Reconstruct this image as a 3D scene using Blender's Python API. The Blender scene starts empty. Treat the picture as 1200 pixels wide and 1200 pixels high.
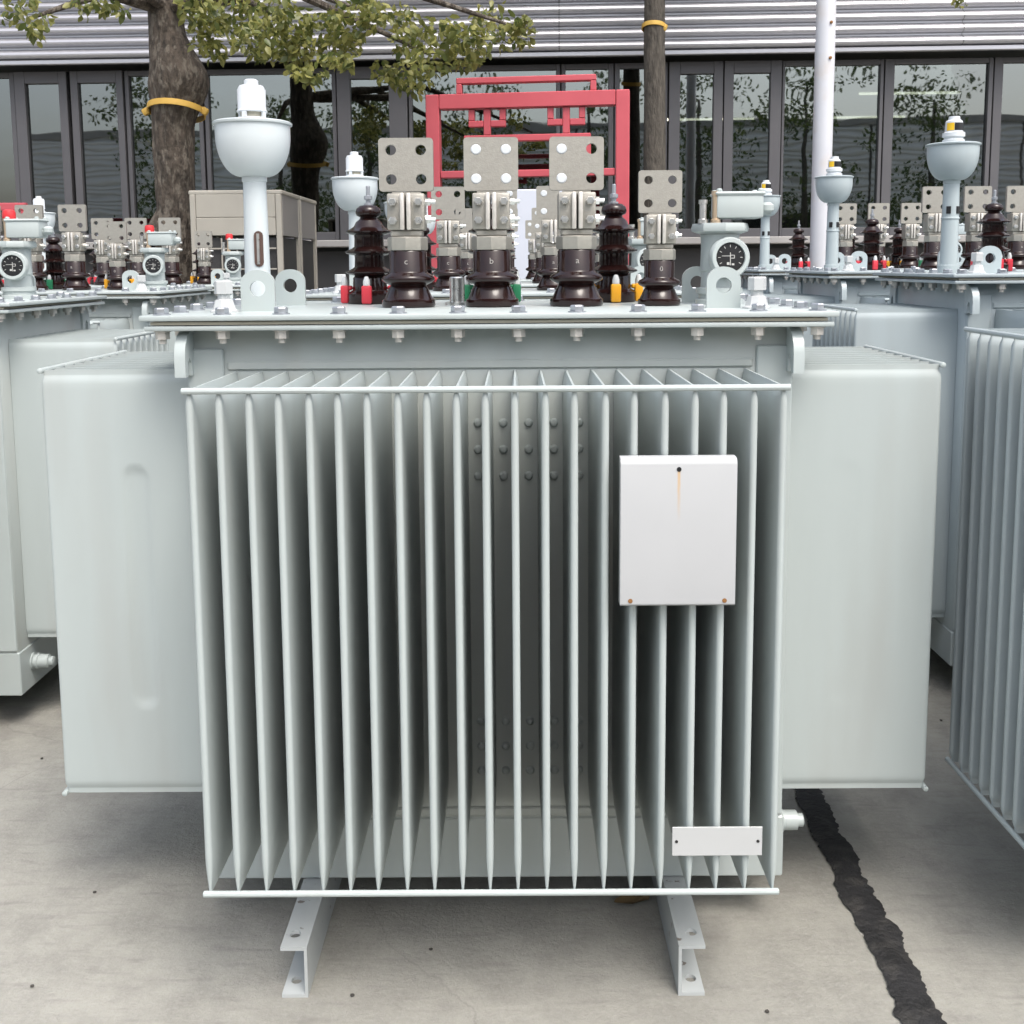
import bpy, bmesh, math, random
from mathutils import Vector, Matrix, noise
R_ = math.radians
rnd = random.Random(7)
sc = bpy.context.scene
COL = sc.collection

# ------------------------------------------------------------------ camera
EYE = Vector((0, 0, 1.65))
FPX, CY = 1231.9, 455.5                       # focal length and optical centre for a 1200 px frame
RIGHT = Vector((0.99997108, 0.00248908, -0.00718615))
UP = Vector((0.00684535, 0.11707427, 0.99309957))
FWD = Vector((-0.00331321, 0.99312004, -0.11705384))
cam = bpy.data.cameras.new('camera')
cam.sensor_width = 36; cam.lens = 36 * FPX / 1200
cam.shift_y = -(600 - CY) / 1200
cam.clip_start = 0.05; cam.clip_end = 2000
camo = bpy.data.objects.new('camera', cam); COL.objects.link(camo)
M3 = Matrix((RIGHT, UP, -FWD)).transposed()
camo.matrix_world = Matrix.Translation(EYE) @ M3.to_4x4()
sc.camera = camo

# ------------------------------------------------------------------ sky, sun, exposure
SUN_EL, SUN_AZ = 60, 150                      # azimuth from +Y towards +X
w = bpy.data.worlds.new('World'); sc.world = w; w.use_nodes = True
nt = w.node_tree; nt.nodes.clear()
sky = nt.nodes.new('ShaderNodeTexSky'); sky.sky_type = 'NISHITA'; sky.sun_disc = False
sky.sun_elevation = R_(SUN_EL); sky.sun_rotation = R_(SUN_AZ)
sky.air_density = 1.0; sky.dust_density = 5.0; sky.ozone_density = 1.0
hs = nt.nodes.new('ShaderNodeHueSaturation'); hs.inputs['Saturation'].default_value = 0.55
bg = nt.nodes.new('ShaderNodeBackground'); bg.inputs['Strength'].default_value = 0.15
wo = nt.nodes.new('ShaderNodeOutputWorld')
nt.links.new(sky.outputs[0], hs.inputs['Color']); nt.links.new(hs.outputs[0], bg.inputs[0]); nt.links.new(bg.outputs[0], wo.inputs[0])
sun = bpy.data.lights.new('sun', 'SUN'); sun.energy = 0.55; sun.angle = R_(24); sun.color = (1, 0.95, 0.87)
suno = bpy.data.objects.new('sun', sun); COL.objects.link(suno)
sd = Vector((math.sin(R_(SUN_AZ)) * math.cos(R_(SUN_EL)), math.cos(R_(SUN_AZ)) * math.cos(R_(SUN_EL)), math.sin(R_(SUN_EL))))
suno.rotation_euler = sd.to_track_quat('Z', 'Y').to_euler(); suno.location = sd * 30
vs = sc.view_settings; vs.view_transform = 'Standard'; vs.look = 'None'; vs.gamma = 1; vs.use_curve_mapping = False
vs.exposure = 1.2
sc.cycles.max_bounces = 6; sc.cycles.diffuse_bounces = 2; sc.cycles.glossy_bounces = 3; sc.cycles.transmission_bounces = 4; sc.cycles.transparent_max_bounces = 8; sc.cycles.caustics_reflective = False; sc.cycles.caustics_refractive = False

def ray(px, py): return FWD + RIGHT * ((px - 600) / FPX) + UP * ((CY - py) / FPX)
def aty(px, py, Y): d = ray(px, py); return EYE + d * ((Y - EYE.y) / d.y)
def atz(px, py, z): d = ray(px, py); return EYE + d * ((z - EYE.z) / d.z)

# ------------------------------------------------------------------ materials
MATS = {}
def mat(name, col, rough=.5, metal=0., var=0., vscale=8., bump=0., bscale=40., coat=0., spec=.5, stretch=None, dark=None, dscale=3., damt=0., dlo=.5, dhi=.72, bdist=.01):
    m = bpy.data.materials.new(name); m.use_nodes = True; MATS[name] = m
    n = m.node_tree.nodes; L = m.node_tree.links; b = n['Principled BSDF']
    b.inputs['Roughness'].default_value = rough; b.inputs['Metallic'].default_value = metal
    b.inputs['Coat Weight'].default_value = coat; b.inputs['Specular IOR Level'].default_value = spec
    b.inputs['Base Color'].default_value = (*col, 1)
    tc = n.new('ShaderNodeTexCoord'); co = tc.outputs['Object']
    if stretch:
        mp = n.new('ShaderNodeMapping'); mp.inputs['Scale'].default_value = stretch; L.new(co, mp.inputs[0]); co = mp.outputs[0]
    if var:
        t = n.new('ShaderNodeTexNoise'); t.inputs['Scale'].default_value = vscale; t.inputs['Detail'].default_value = 6; L.new(co, t.inputs['Vector'])
        mr = n.new('ShaderNodeMapRange'); mr.inputs[1].default_value = .25; mr.inputs[2].default_value = .75
        mr.inputs[3].default_value = 1 - var; mr.inputs[4].default_value = 1 + var; L.new(t.outputs[0], mr.inputs[0])
        mx = n.new('ShaderNodeVectorMath'); mx.operation = 'SCALE'; mx.inputs[0].default_value = col; L.new(mr.outputs[0], mx.inputs['Scale'])
        out = mx.outputs[0]
        if dark:
            t2 = n.new('ShaderNodeTexNoise'); t2.inputs['Scale'].default_value = dscale; t2.inputs['Detail'].default_value = 8; L.new(co, t2.inputs['Vector'])
            r2 = n.new('ShaderNodeMapRange'); r2.inputs[1].default_value = dlo; r2.inputs[2].default_value = dhi; r2.inputs[4].default_value = damt; L.new(t2.outputs[0], r2.inputs[0])
            mm = n.new('ShaderNodeMix'); mm.data_type = 'RGBA'; mm.inputs['B'].default_value = (*dark, 1)
            L.new(r2.outputs[0], mm.inputs['Factor']); L.new(out, mm.inputs['A']); out = mm.outputs['Result']
        L.new(out, b.inputs['Base Color'])
        rr = n.new('ShaderNodeMapRange'); rr.inputs[3].default_value = max(0.02, rough - .08); rr.inputs[4].default_value = min(1, rough + .1); L.new(t.outputs[0], rr.inputs[0]); L.new(rr.outputs[0], b.inputs['Roughness'])
    if bump:
        t = n.new('ShaderNodeTexNoise'); t.inputs['Scale'].default_value = bscale; t.inputs['Detail'].default_value = 5; L.new(co, t.inputs['Vector'])
        bn = n.new('ShaderNodeBump'); bn.inputs['Strength'].default_value = bump; bn.inputs['Distance'].default_value = bdist
        L.new(t.outputs[0], bn.inputs['Height']); L.new(bn.outputs[0], b.inputs['Normal'])
    return m
mat('paint', (.424, .474, .468), .34, var=.03, vscale=5, bump=.02, bscale=9, stretch=(1.6, 1.6, .3), dark=(.36, .365, .345), dscale=4, damt=.32)
mat('paint_blue', (.40, .46, .475), .34, var=.03, vscale=5, bump=.02, bscale=9, stretch=(1.6, 1.6, .3), dark=(.33, .35, .345), dscale=4, damt=.32)
mat('paint_warm_light', (.43, .468, .45), .4, var=.03, vscale=6, bump=.02, bscale=20, stretch=(1.5, 1.5, .5), dark=(.36, .355, .32), dscale=6, damt=.35)  # warm cast of the light on the tank wall, put into the paint colour
mat('paint_worn', (.44, .468, .468), .42, var=.05, vscale=8, bump=.03, bscale=30, dark=(.13, .10, .08), dscale=26, damt=.85, dlo=.66, dhi=.69)
mat('paint_white', (.56, .61, .625), .3, var=.02, vscale=6)
mat('label_paint', (.485, .50, .50), .42, var=.025, vscale=9)
mat('gasket', (.37, .35, .28), .8)
mat('porcelain', (.015, .006, .0055), .1, var=.25, vscale=25, spec=.42)
mat('tin', (.37, .355, .315), .45, metal=.5, var=.07, vscale=90, bump=.12, bscale=220)
mat('zinc', (.68, .68, .66), .28, metal=.9, var=.1, vscale=60)
mat('zinc_dull', (.42, .44, .47), .4, metal=.75, var=.12, vscale=60)
mat('nut_pale', (.60, .575, .53), .4, metal=.45, var=.12, vscale=60)
mat('clip_red', (.62, .04, .06), .4); mat('clip_green', (.02, .20, .09), .4); mat('clip_yellow', (.85, .40, .02), .4)
mat('clear_cap', (.62, .64, .64), .15); mat('white_plastic', (.60, .63, .65), .35); mat('black', (.012, .012, .013), .35)
mat('dial_grey', (.45, .45, .43), .5); mat('letter', (.33, .31, .29), .6); mat('dial_white', (.85, .85, .82), .5); mat('copper', (.62, .48, .34), .35, metal=.7)
mat('red_plastic', (.60, .03, .035), .35); mat('yellow_plastic', (.80, .50, .02), .4); mat('rust', (.25, .12, .04), .9)
mat('red_steel', (.50, .085, .105), .42, var=.05, vscale=6)
mat('ac_beige', (.355, .335, .29), .5, var=.05, vscale=5); mat('ac_grey', (.22, .21, .20), .55, var=.05, vscale=5); mat('ac_dark', (.03, .03, .03), .7, var=.3, vscale=30)
mat('bark', (.075, .060, .047), .95, var=.7, vscale=10, bump=1.0, bscale=14, stretch=(2.2, 2.2, .9), dark=(.17, .148, .12), dscale=9, damt=.75, dlo=.52, dhi=.6, bdist=.05)
mat('bark_grey', (.085, .075, .062), .95, var=.5, vscale=9, bump=1.0, bscale=14, stretch=(3, 3, .8), bdist=.03)
mat('strap', (.58, .36, .07), .6, var=.1)
mat('cladding', (.46, .46, .49), .33, metal=.55, var=.05, vscale=1.2, bump=.008, bscale=3, dark=(.45, .44, .42), dscale=.8, damt=.25)
mat('cladding_sunlit', (.78, .78, .77), .45, metal=.1, var=.06, vscale=1)  # brighter base colour stands in for sunlight on the opposite facade
mat('frame_grey', (.10, .098, .105), .5, metal=.2, var=.05, vscale=3); mat('wall_dark', (.045, .044, .045), .8, var=.15, vscale=2)
mat('sill_grey', (.33, .32, .31), .6, var=.08, vscale=3); mat('room', (.20, .205, .195), .9); mat('blind', (.30, .32, .29), .8, var=.05, vscale=4)
mat('pole_white', (.52, .53, .56), .4, var=.05, vscale=3, dark=(.45, .33, .2), dscale=5, damt=.25)
mat('tar', (.013, .013, .014), .75, var=.6, vscale=14, bump=1, bscale=70, dark=(.055, .052, .048), dscale=16, damt=.7)
mat('dead_leaf', (.16, .11, .05), .8, var=.3, vscale=30); mat('pebble', (.05, .045, .04), .9)
mat('board_white', (.56, .59, .66), .5, var=.03)

m = mat('concrete', (.3, .29, .27), .85)
n = m.node_tree.nodes; L = m.node_tree.links; b = n['Principled BSDF']; tc = n.new('ShaderNodeTexCoord')
def nz(scale, detail, rough=.55):
    t = n.new('ShaderNodeTexNoise'); t.inputs['Scale'].default_value = scale; t.inputs['Detail'].default_value = detail; t.inputs['Roughness'].default_value = rough
    L.new(tc.outputs['Object'], t.inputs['Vector']); return t.outputs[0]
def mrange(s, a, b_, c, d):
    q = n.new('ShaderNodeMapRange'); q.inputs[1].default_value = a; q.inputs[2].default_value = b_; q.inputs[3].default_value = c; q.inputs[4].default_value = d; L.new(s, q.inputs[0]); return q.outputs[0]
def mixc(f, A, B):
    q = n.new('ShaderNodeMix'); q.data_type = 'RGBA'; L.new(f, q.inputs['Factor'])
    for k, v in (('A', A), ('B', B)):
        if isinstance(v, tuple): q.inputs[k].default_value = (*v, 1)
        else: L.new(v, q.inputs[k])
    return q.outputs['Result']
c1 = mixc(mrange(nz(1.1, 5), .35, .65, 0, 1), (.285, .280, .248), (.362, .356, .318))
c2 = mixc(mrange(nz(7, 9, .7), .42, .70, 0, .75), c1, (.212, .208, .186))
c3 = mixc(mrange(nz(60, 6, .8), .45, .7, 0, .45), c2, (.40, .388, .365))
c4 = mixc(mrange(nz(2.3, 3), .60, .74, 0, .5), c3, (.175, .167, .156))
vo = n.new('ShaderNodeTexVoronoi'); vo.inputs['Scale'].default_value = 9; L.new(tc.outputs['Object'], vo.inputs['Vector'])
c5 = mixc(mrange(vo.outputs['Distance'], .012, .024, .55, 0), c4, (.06, .055, .05))
mps = n.new('ShaderNodeMapping'); mps.inputs['Scale'].default_value = (2.2, 14, 1); mps.inputs['Rotation'].default_value = (0, 0, .35); L.new(tc.outputs['Object'], mps.inputs[0])
tst = n.new('ShaderNodeTexNoise'); tst.inputs['Scale'].default_value = 3; tst.inputs['Detail'].default_value = 7; L.new(mps.outputs[0], tst.inputs['Vector'])
c5 = mixc(mrange(tst.outputs[0], .55, .75, 0, .4), c5, (.17, .16, .15))
vc = n.new('ShaderNodeTexVoronoi'); vc.feature = 'DISTANCE_TO_EDGE'; vc.inputs['Scale'].default_value = .42
mpc = n.new('ShaderNodeMapping'); L.new(tc.outputs['Object'], mpc.inputs[0])
wob = n.new('ShaderNodeTexNoise'); wob.inputs['Scale'].default_value = 5; wob.inputs['Detail'].default_value = 8; L.new(tc.outputs['Object'], wob.inputs['Vector'])
wv = n.new('ShaderNodeVectorMath'); wv.operation = 'MULTIPLY_ADD'; wv.inputs[1].default_value = (.16, .16, 0); L.new(wob.outputs['Color'], wv.inputs[0]); L.new(mpc.outputs[0], wv.inputs[2]); L.new(wv.outputs[0], vc.inputs['Vector'])
c5 = mixc(mrange(vc.outputs['Distance'], .0004, .0016, .18, 0), c5, (.08, .075, .07))
L.new(c5, b.inputs['Base Color'])
bn = n.new('ShaderNodeBump'); bn.inputs['Strength'].default_value = .6; bn.inputs['Distance'].default_value = .012; L.new(nz(70, 8, .75), bn.inputs['Height']); L.new(bn.outputs[0], b.inputs['Normal'])

m = mat('nameplate', (.425, .437, .445), .42, var=.02, vscale=9)
# a rust run below the upper rivet hole of the plate (a stain with a shape of its own)
n = m.node_tree.nodes; L = m.node_tree.links; b = n['Principled BSDF']; tc = n.new('ShaderNodeTexCoord')
prev = b.inputs['Base Color'].links[0].from_socket
sp = n.new('ShaderNodeSeparateXYZ'); L.new(tc.outputs['Object'], sp.inputs[0])
def mth(op, a, b_=None, c_=None):
    q = n.new('ShaderNodeMath'); q.operation = op; q.use_clamp = False
    for i, v in enumerate((a, b_, c_)):
        if v is None: continue
        if isinstance(v, (int, float)): q.inputs[i].default_value = v
        else: L.new(v, q.inputs[i])
    return q.outputs[0]
ns = n.new('ShaderNodeTexNoise'); ns.inputs['Scale'].default_value = 40; L.new(tc.outputs['Object'], ns.inputs['Vector'])
xx = mth('ABSOLUTE', mth('ADD', sp.outputs[0], mth('MULTIPLY', mth('SUBTRACT', ns.outputs[0], .5), .004)))
wx = mth('MAXIMUM', mth('SUBTRACT', 1, mth('DIVIDE', xx, .0045)), 0)
wz = mth('MULTIPLY', mth('GREATER_THAN', 0.128, sp.outputs[2]), mth('MAXIMUM', mth('MULTIPLY', mth('SUBTRACT', sp.outputs[2], .02), 9), 0))
fac = mth('MINIMUM', mth('MULTIPLY', mth('MULTIPLY', wx, wz), .95), .85)
L.new(mixc(fac, prev, (.50, .30, .10)), b.inputs['Base Color'])

# glass: coated, slightly wavy pane that shows the dark room and mirrors what stands opposite
m = bpy.data.materials.new('glass'); m.use_nodes = True; MATS['glass'] = m
n = m.node_tree.nodes; L = m.node_tree.links; n.clear()
o = n.new('ShaderNodeOutputMaterial'); mx = n.new('ShaderNodeMixShader'); tr = n.new('ShaderNodeBsdfTransparent'); gl = n.new('ShaderNodeBsdfGlossy'); lw = n.new('ShaderNodeFresnel')
tr.inputs[0].default_value = (.34, .37, .36, 1); gl.inputs['Color'].default_value = (.95, 1, .97, 1); gl.inputs['Roughness'].default_value = .015; lw.inputs[0].default_value = 2.7
tc = n.new('ShaderNodeTexCoord'); t = n.new('ShaderNodeTexNoise'); t.inputs['Scale'].default_value = 1.6; t.inputs['Detail'].default_value = 1.0
mp = n.new('ShaderNodeMapping'); mp.inputs['Scale'].default_value = (1, 1, 2.2); L.new(tc.outputs['Object'], mp.inputs[0]); L.new(mp.outputs[0], t.inputs['Vector'])
bn = n.new('ShaderNodeBump'); bn.inputs['Strength'].default_value = .12; bn.inputs['Distance'].default_value = .006; L.new(t.outputs[0], bn.inputs['Height'])
L.new(bn.outputs[0], gl.inputs['Normal']); L.new(lw.outputs[0], mx.inputs[0]); L.new(tr.outputs[0], mx.inputs[1]); L.new(gl.outputs[0], mx.inputs[2]); L.new(mx.outputs[0], o.inputs[0])
m = bpy.data.materials.new('gauge_glass'); m.use_nodes = True; MATS['gauge_glass'] = m
b = m.node_tree.nodes['Principled BSDF']; b.inputs['Base Color'].default_value = (.09, .055, .045, 1); b.inputs['Roughness'].default_value = .3
m = bpy.data.materials.new('tube_light'); m.use_nodes = True; MATS['tube_light'] = m
b = m.node_tree.nodes['Principled BSDF']; b.inputs['Emission Color'].default_value = (1, .93, .75, 1); b.inputs['Emission Strength'].default_value = 2.0
def leafmat(name, ca, cb):
    m = bpy.data.materials.new(name); m.use_nodes = True; MATS[name] = m
    n = m.node_tree.nodes; L = m.node_tree.links; b = n['Principled BSDF']; o = n['Material Output']
    g = n.new('ShaderNodeNewGeometry'); r = n.new('ShaderNodeMix'); r.data_type = 'RGBA'; r.inputs['A'].default_value = (*ca, 1); r.inputs['B'].default_value = (*cb, 1)
    L.new(g.outputs['Random Per Island'], r.inputs['Factor']); L.new(r.outputs['Result'], b.inputs['Base Color']); b.inputs['Roughness'].default_value = .38
    t = n.new('ShaderNodeBsdfTranslucent'); L.new(r.outputs['Result'], t.inputs[0]); mx = n.new('ShaderNodeMixShader'); mx.inputs[0].default_value = .45
    L.new(b.outputs[0], mx.inputs[1]); L.new(t.outputs[0], mx.inputs[2]); L.new(mx.outputs[0], o.inputs[0])
leafmat('leaf', (.085, .115, .03), (.33, .32, .10)); leafmat('leaf_dark', (.035, .065, .02), (.09, .12, .03))

# ------------------------------------------------------------------ mesh helpers
class MB:
    def __init__(s): s.bm = bmesh.new()
    def verts_faces(s, vs, fs):
        v = [s.bm.verts.new(p) for p in vs]
        for f in fs:
            try: s.bm.faces.new([v[i] for i in f])
            except ValueError: pass
        return s
    def box(s, c, d, bev=0., rot=None, seg=1):
        t = bmesh.new(); bmesh.ops.create_cube(t, size=1)
        for v in t.verts: v.co = Vector((v.co.x * d[0], v.co.y * d[1], v.co.z * d[2]))
        if bev: bmesh.ops.bevel(t, geom=t.edges[:], offset=bev, segments=seg, affect='EDGES', profile=.5)
        M = Matrix.Translation(c) @ (rot.to_4x4() if rot else Matrix.Identity(4))
        t.transform(M); s.merge(t); return s
    def merge(s, t):
        me = bpy.data.meshes.new('tmp'); t.to_mesh(me); t.free(); s.bm.from_mesh(me); bpy.data.meshes.remove(me)
    def lathe(s, prof, c=(0, 0, 0), n=32, axis=None, cap=True):
        c = Vector(c); Q = Vector(axis).to_track_quat('Z', 'Y').to_matrix() if axis else Matrix.Identity(3)
        rings = []
        for (r, z) in prof:
            rings.append([s.bm.verts.new(c + Q @ Vector((r * math.cos(2 * math.pi * i / n), r * math.sin(2 * math.pi * i / n), z))) for i in range(n)])
        for a, b in zip(rings, rings[1:]):
            for i in range(n): s.bm.faces.new((a[i], a[(i + 1) % n], b[(i + 1) % n], b[i]))
        if cap:
            if prof[0][0] > 1e-6: s.bm.faces.new(rings[0][::-1])
            if prof[-1][0] > 1e-6: s.bm.faces.new(rings[-1])
        return s
    def cyl(s, p0, p1, r, n=16, r2=None):
        p0 = Vector(p0); p1 = Vector(p1); d = p1 - p0
        return s.lathe([(r, 0), (r if r2 is None else r2, d.length)], p0, n, d)
    def prism(s, poly, d0, d1, plane='xz'):
        def P(a, b, d): return (a, d, b) if plane == 'xz' else ((d, a, b) if plane == 'yz' else (a, b, d))
        k = len(poly)
        return s.verts_faces([P(a, b, d0) for a, b in poly] + [P(a, b, d1) for a, b in poly],
                             [tuple(range(k))[::-1], tuple(range(k, 2 * k))] + [(i, (i + 1) % k, k + (i + 1) % k, k + i) for i in range(k)])
    def holed(s, poly, hc, r, d0, d1, plane='xz', n=24, wall=True):
        # plate whose outline (star-shaped about the hole centre) has one round hole
        hx, hy = hc; ang = [2 * math.pi * i / n for i in range(n)] + [math.atan2(b - hy, a - hx) % (2 * math.pi) for a, b in poly]
        ang = sorted(set(round(a, 6) for a in ang)); out = []
        for a in ang:
            dx, dy = math.cos(a), math.sin(a); best = None
            for (x0, y0), (x1, y1) in zip(poly, poly[1:] + poly[:1]):
                ex, ey = x1 - x0, y1 - y0; den = dx * ey - dy * ex
                if abs(den) < 1e-12: continue
                t = ((x0 - hx) * ey - (y0 - hy) * ex) / den; u = ((x0 - hx) * dy - (y0 - hy) * dx) / den
                if t > 0 and -1e-5 <= u <= 1 + 1e-5 and (best is None or t > best): best = t
            out.append((hx + dx * best, hy + dy * best))
        inn = [(hx + r * math.cos(a), hy + r * math.sin(a)) for a in ang]
        def P(a, b, d): return (a, d, b) if plane == 'xz' else ((d, a, b) if plane == 'yz' else (a, b, d))
        k = len(ang); vs = [P(*q, d) for d in (d0, d1) for ring in (out, inn) for q in ring]; fs = []
        for i in range(k):
            j = (i + 1) % k
            fs += [(i, j, k + j, k + i), (2 * k + j, 2 * k + i, 3 * k + i, 3 * k + j), (k + i, k + j, 3 * k + j, 3 * k + i)]
            if wall: fs.append((j, i, 2 * k + i, 2 * k + j))
        return s.verts_faces(vs, fs)
    def mesh(s, name, m, ang=35):
        bm = s.bm; bmesh.ops.recalc_face_normals(bm, faces=bm.faces[:])
        me = bpy.data.meshes.new(name); bm.to_mesh(me); bm.free()
        me.materials.append(MATS[m]); me.shade_smooth(); me.set_sharp_from_angle(angle=R_(ang)); return me
    def build(s, name, m, parent=None, loc=(0, 0, 0), ang=35): return link(name, s.mesh(name, m, ang), parent, loc)
def link(name, me, parent=None, loc=(0, 0, 0), rot=None):
    o = bpy.data.objects.new(name, me); COL.objects.link(o); o.location = loc
    if rot: o.rotation_euler = rot
    if parent: o.parent = parent
    return o
def tag(o, label, cat, group=None):
    o['label'] = label; o['category'] = cat
    if group: o['group'] = group
    return o
def empty(name, loc=(0, 0, 0), rz=0.):
    o = bpy.data.objects.new(name, None); COL.objects.link(o); o.location = loc; o.rotation_euler = (0, 0, rz); return o
def copy_tree(o, parent=None, skip=()):
    c = o.copy(); COL.objects.link(c); c.parent = parent
    for ch in list(o.children):
        if ch.name.split('.')[0] not in skip: copy_tree(ch, c, skip)
    return c
def text_mesh(txt, size, m):
    cu = bpy.data.curves.new('t', 'FONT'); cu.body = txt; cu.size = size; cu.align_x = 'CENTER'; cu.align_y = 'CENTER'; cu.extrude = .0004; cu.resolution_u = 4
    ob = bpy.data.objects.new('t', cu); COL.objects.link(ob); dg = bpy.context.evaluated_depsgraph_get()
    me = bpy.data.meshes.new_from_object(ob.evaluated_get(dg)); bpy.data.objects.remove(ob); bpy.data.curves.remove(cu)
    me.materials.clear(); me.materials.append(MATS[m]); return me

# ------------------------------------------------------------------ ground
g = MB(); g.verts_faces([(-150, -150, 0), (150, -150, 0), (150, 150, 0), (-150, 150, 0)], [(0, 1, 2, 3)])
ground = g.build('ground', 'concrete'); ground['kind'] = 'structure'
tarpx = [(905, 860, 26), (927, 900, 27), (949, 928, 29), (962, 960, 30), (981, 1000, 34), (1005, 1050, 38), (1036, 1100, 38), (1063, 1150, 38), (1083, 1200, 45), (1100, 1260, 48)]
cl = []
for px, py, wd in tarpx:
    a = atz(px - wd * .56, py, .004); b2 = atz(px + wd * .56, py, .004); cl.append((a, b2))
for k in range(8):                                   # runs on to the rear below the transformers
    a, b2 = cl[0]; d = Vector((-.08, .5, 0)); cl.insert(0, (a + d, b2 + d))
edgeL, edgeR = [], []
for (a, b2), (c, d) in zip(cl, cl[1:]):
    for k in range(24):
        u = k / 24; p = a.lerp(c, u); q = b2.lerp(d, u); wv = (q - p)
        e1 = .20 * noise.noise(p * 9) + .10 * noise.noise(p * 34) + .07 * noise.noise(p * 110); e2 = .22 * noise.noise(q * 11 + Vector((9, 3, 1))) + .10 * noise.noise(q * 40) + .07 * noise.noise(q * 120)
        edgeL.append(p + wv * e1); edgeR.append(q + wv * e2)
g = MB(); k = len(edgeL)
top = [(p.x, p.y, .006) for p in edgeL] + [(p.lerp(q, .5).x, p.lerp(q, .5).y, .010) for p, q in zip(edgeL, edgeR)] + [(p.x, p.y, .006) for p in edgeR]
g.verts_faces(top, [(i, i + 1, k + i + 1, k + i) for i in range(k - 1)] + [(k + i, k + i + 1, 2 * k + i + 1, 2 * k + i) for i in range(k - 1)])
tar = g.build('tar_joint', 'tar'); tar['kind'] = 'structure'; tar['label'] = 'ragged black tar strip along the concrete joint'

# ------------------------------------------------------------------ building with ribbed cladding and window band
BYAW = math.atan(-.04); bld = empty('factory_building', (0, 12.93, 0), BYAW)
tag(bld, 'factory building with silver ribbed cladding above a dark window band', 'building')
BM = Matrix.Translation((0, 12.93, 0)) @ Matrix.Rotation(BYAW, 4, 'Z'); BI = BM.inverted()
def onb(px, py, off=0.):                              # pixel -> building local x,z on the plane y=off
    e = BI @ EYE; d = BI.to_3x3() @ ray(px, py); t = (off - e.y) / d.y; p = e + d * t; return p.x, p.z
CLZ = 4.08
def clad_mesh(wid, z0, z1, pitch=.137, dep=.07, mname='cladding'):
    prof = []; z = z0
    shape = [(0, 0), (.04, -.35), (.12, -.72), (.24, -.95), (.36, -1), (.50, -.9), (.62, -.68), (.74, -.35), (.82, -.06), (.86, 0), (.98, 0)]
    while z < z1 - 1e-4:
        for u, y in shape: prof.append((y * dep, z + u * pitch))
        z += pitch
    prof.append((0, z))
    g = MB(); k = len(prof)
    g.verts_faces([(x, y, zz) for x in (0, wid) for (y, zz) in prof], [(i, i + 1, k + i + 1, k + i) for i in range(k - 1)])
    return g.mesh('cladding_panel', mname, 30)
cw = 4.6; cm = clad_mesh(cw - .006, CLZ + .03, 7.9)
for i in range(-4, 4): link('cladding_panel', cm, bld, (i * cw + .55, -.30, 0))
MB().box((0, -.30, CLZ - .005), (36.8, .075, .05), .006).build('drip_trim', 'cladding', bld)
MB().box((0, -.09, CLZ + .05), (36.8, .30, .06)).build('soffit', 'frame_grey', bld)
MB().box((0, 4.0, 8.1), (37, 8.8, .3)).build('roof', 'sill_grey', bld)
MB().box((0, 8.2, 4), (37, .2, 8)).build('rear_wall', 'room', bld)
for s in (-1, 1): MB().box((s * 18.4, 4.0, 4), (.2, 8.2, 8)).build('end_wall', 'sill_grey', bld)
SZ = 1.93
MB().box((0, .12, SZ / 2 - .05), (36.6, .2, SZ - .1)).build('wall', 'wall_dark', bld)
MB().box((0, -.03, SZ - .01), (36.7, .34, .085), .01).build('sill', 'sill_grey', bld)
MB().box((0, 4.1, SZ - .15), (36.4, 7.8, .1)).build('floor_slab', 'room', bld)
MB().box((0, 4.1, 4.5), (36.4, 7.8, .1)).build('room_ceiling', 'room', bld)
for yy in range(2):
    for xx in range(-7, 8):
        t = MB().box((xx * 2.4 + .6, 2.2 + yy * 2.4, 4.02), (1.5, .12, .06), .01).build('lamp_housing', 'ac_grey', bld)
        if xx in (1, 2, 3) and (xx + yy) % 3 != 1: MB().cyl((xx * 2.4 - .1, 2.2 + yy * 2.4, 3.965), (xx * 2.4 + 1.3, 2.2 + yy * 2.4, 3.965), .018, 8).build('tube_lamp', 'tube_light', t)
HZ = 4.02; fy = .02
def window(x0, x1, fl, fr, ft=.07, fb=.07, deep=0.):
    # one framed light: head, jambs, bottom rail in one frame, the pane set back in it
    z0, z1 = SZ + .035, HZ; g = MB(); y = fy + deep
    g.box((x0 + fl / 2, y, (z0 + z1) / 2), (fl, .09, z1 - z0), .004); g.box((x1 - fr / 2, y, (z0 + z1) / 2), (fr, .09, z1 - z0), .004)
    g.box(((x0 + fl + x1 - fr) / 2, y, z1 - ft / 2), (x1 - fr - x0 - fl, .085, ft), .004); g.box(((x0 + fl + x1 - fr) / 2, y, z0 + fb / 2), (x1 - fr - x0 - fl, .085, fb), .004)
    f = g.build('window', 'frame_grey', bld)
    MB().box(((x0 + fl + x1 - fr) / 2, y + .01, (z0 + fb + z1 - ft) / 2), (x1 - fr - x0 - fl - .002, .006, z1 - z0 - ft - fb - .002)).build('pane', 'glass', f)
def bx(px): return onb(px, 165)[0]
spec = [(-230, -80, .06, .06, 0), (-80, 22, .06, .06, 0), (23, 84, .13, .10, -.03), (88, 149, .09, .08, -.03), (150, 240, .05, .05, 0), (242, 396, .05, .05, 0),
        (397, 479, .16, .22, -.03), (480, 657, .04, .05, 0), (658, 719, .05, .06, 0), (720, 782, .06, .05, 0), (783, 846, .13, .11, -.03), (847, 914, .11, .13, -.03),
        (915, 1033, .03, .04, 0), (1034, 1160, .11, .05, 0), (1161, 1290, .10, .05, 0), (1292, 1420, .1, .05, 0)]
for a, b2, fl, fr, dp in spec: window(bx(a), bx(b2) - .004, fl, fr, .14 if dp else .06, .1, dp)
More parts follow.
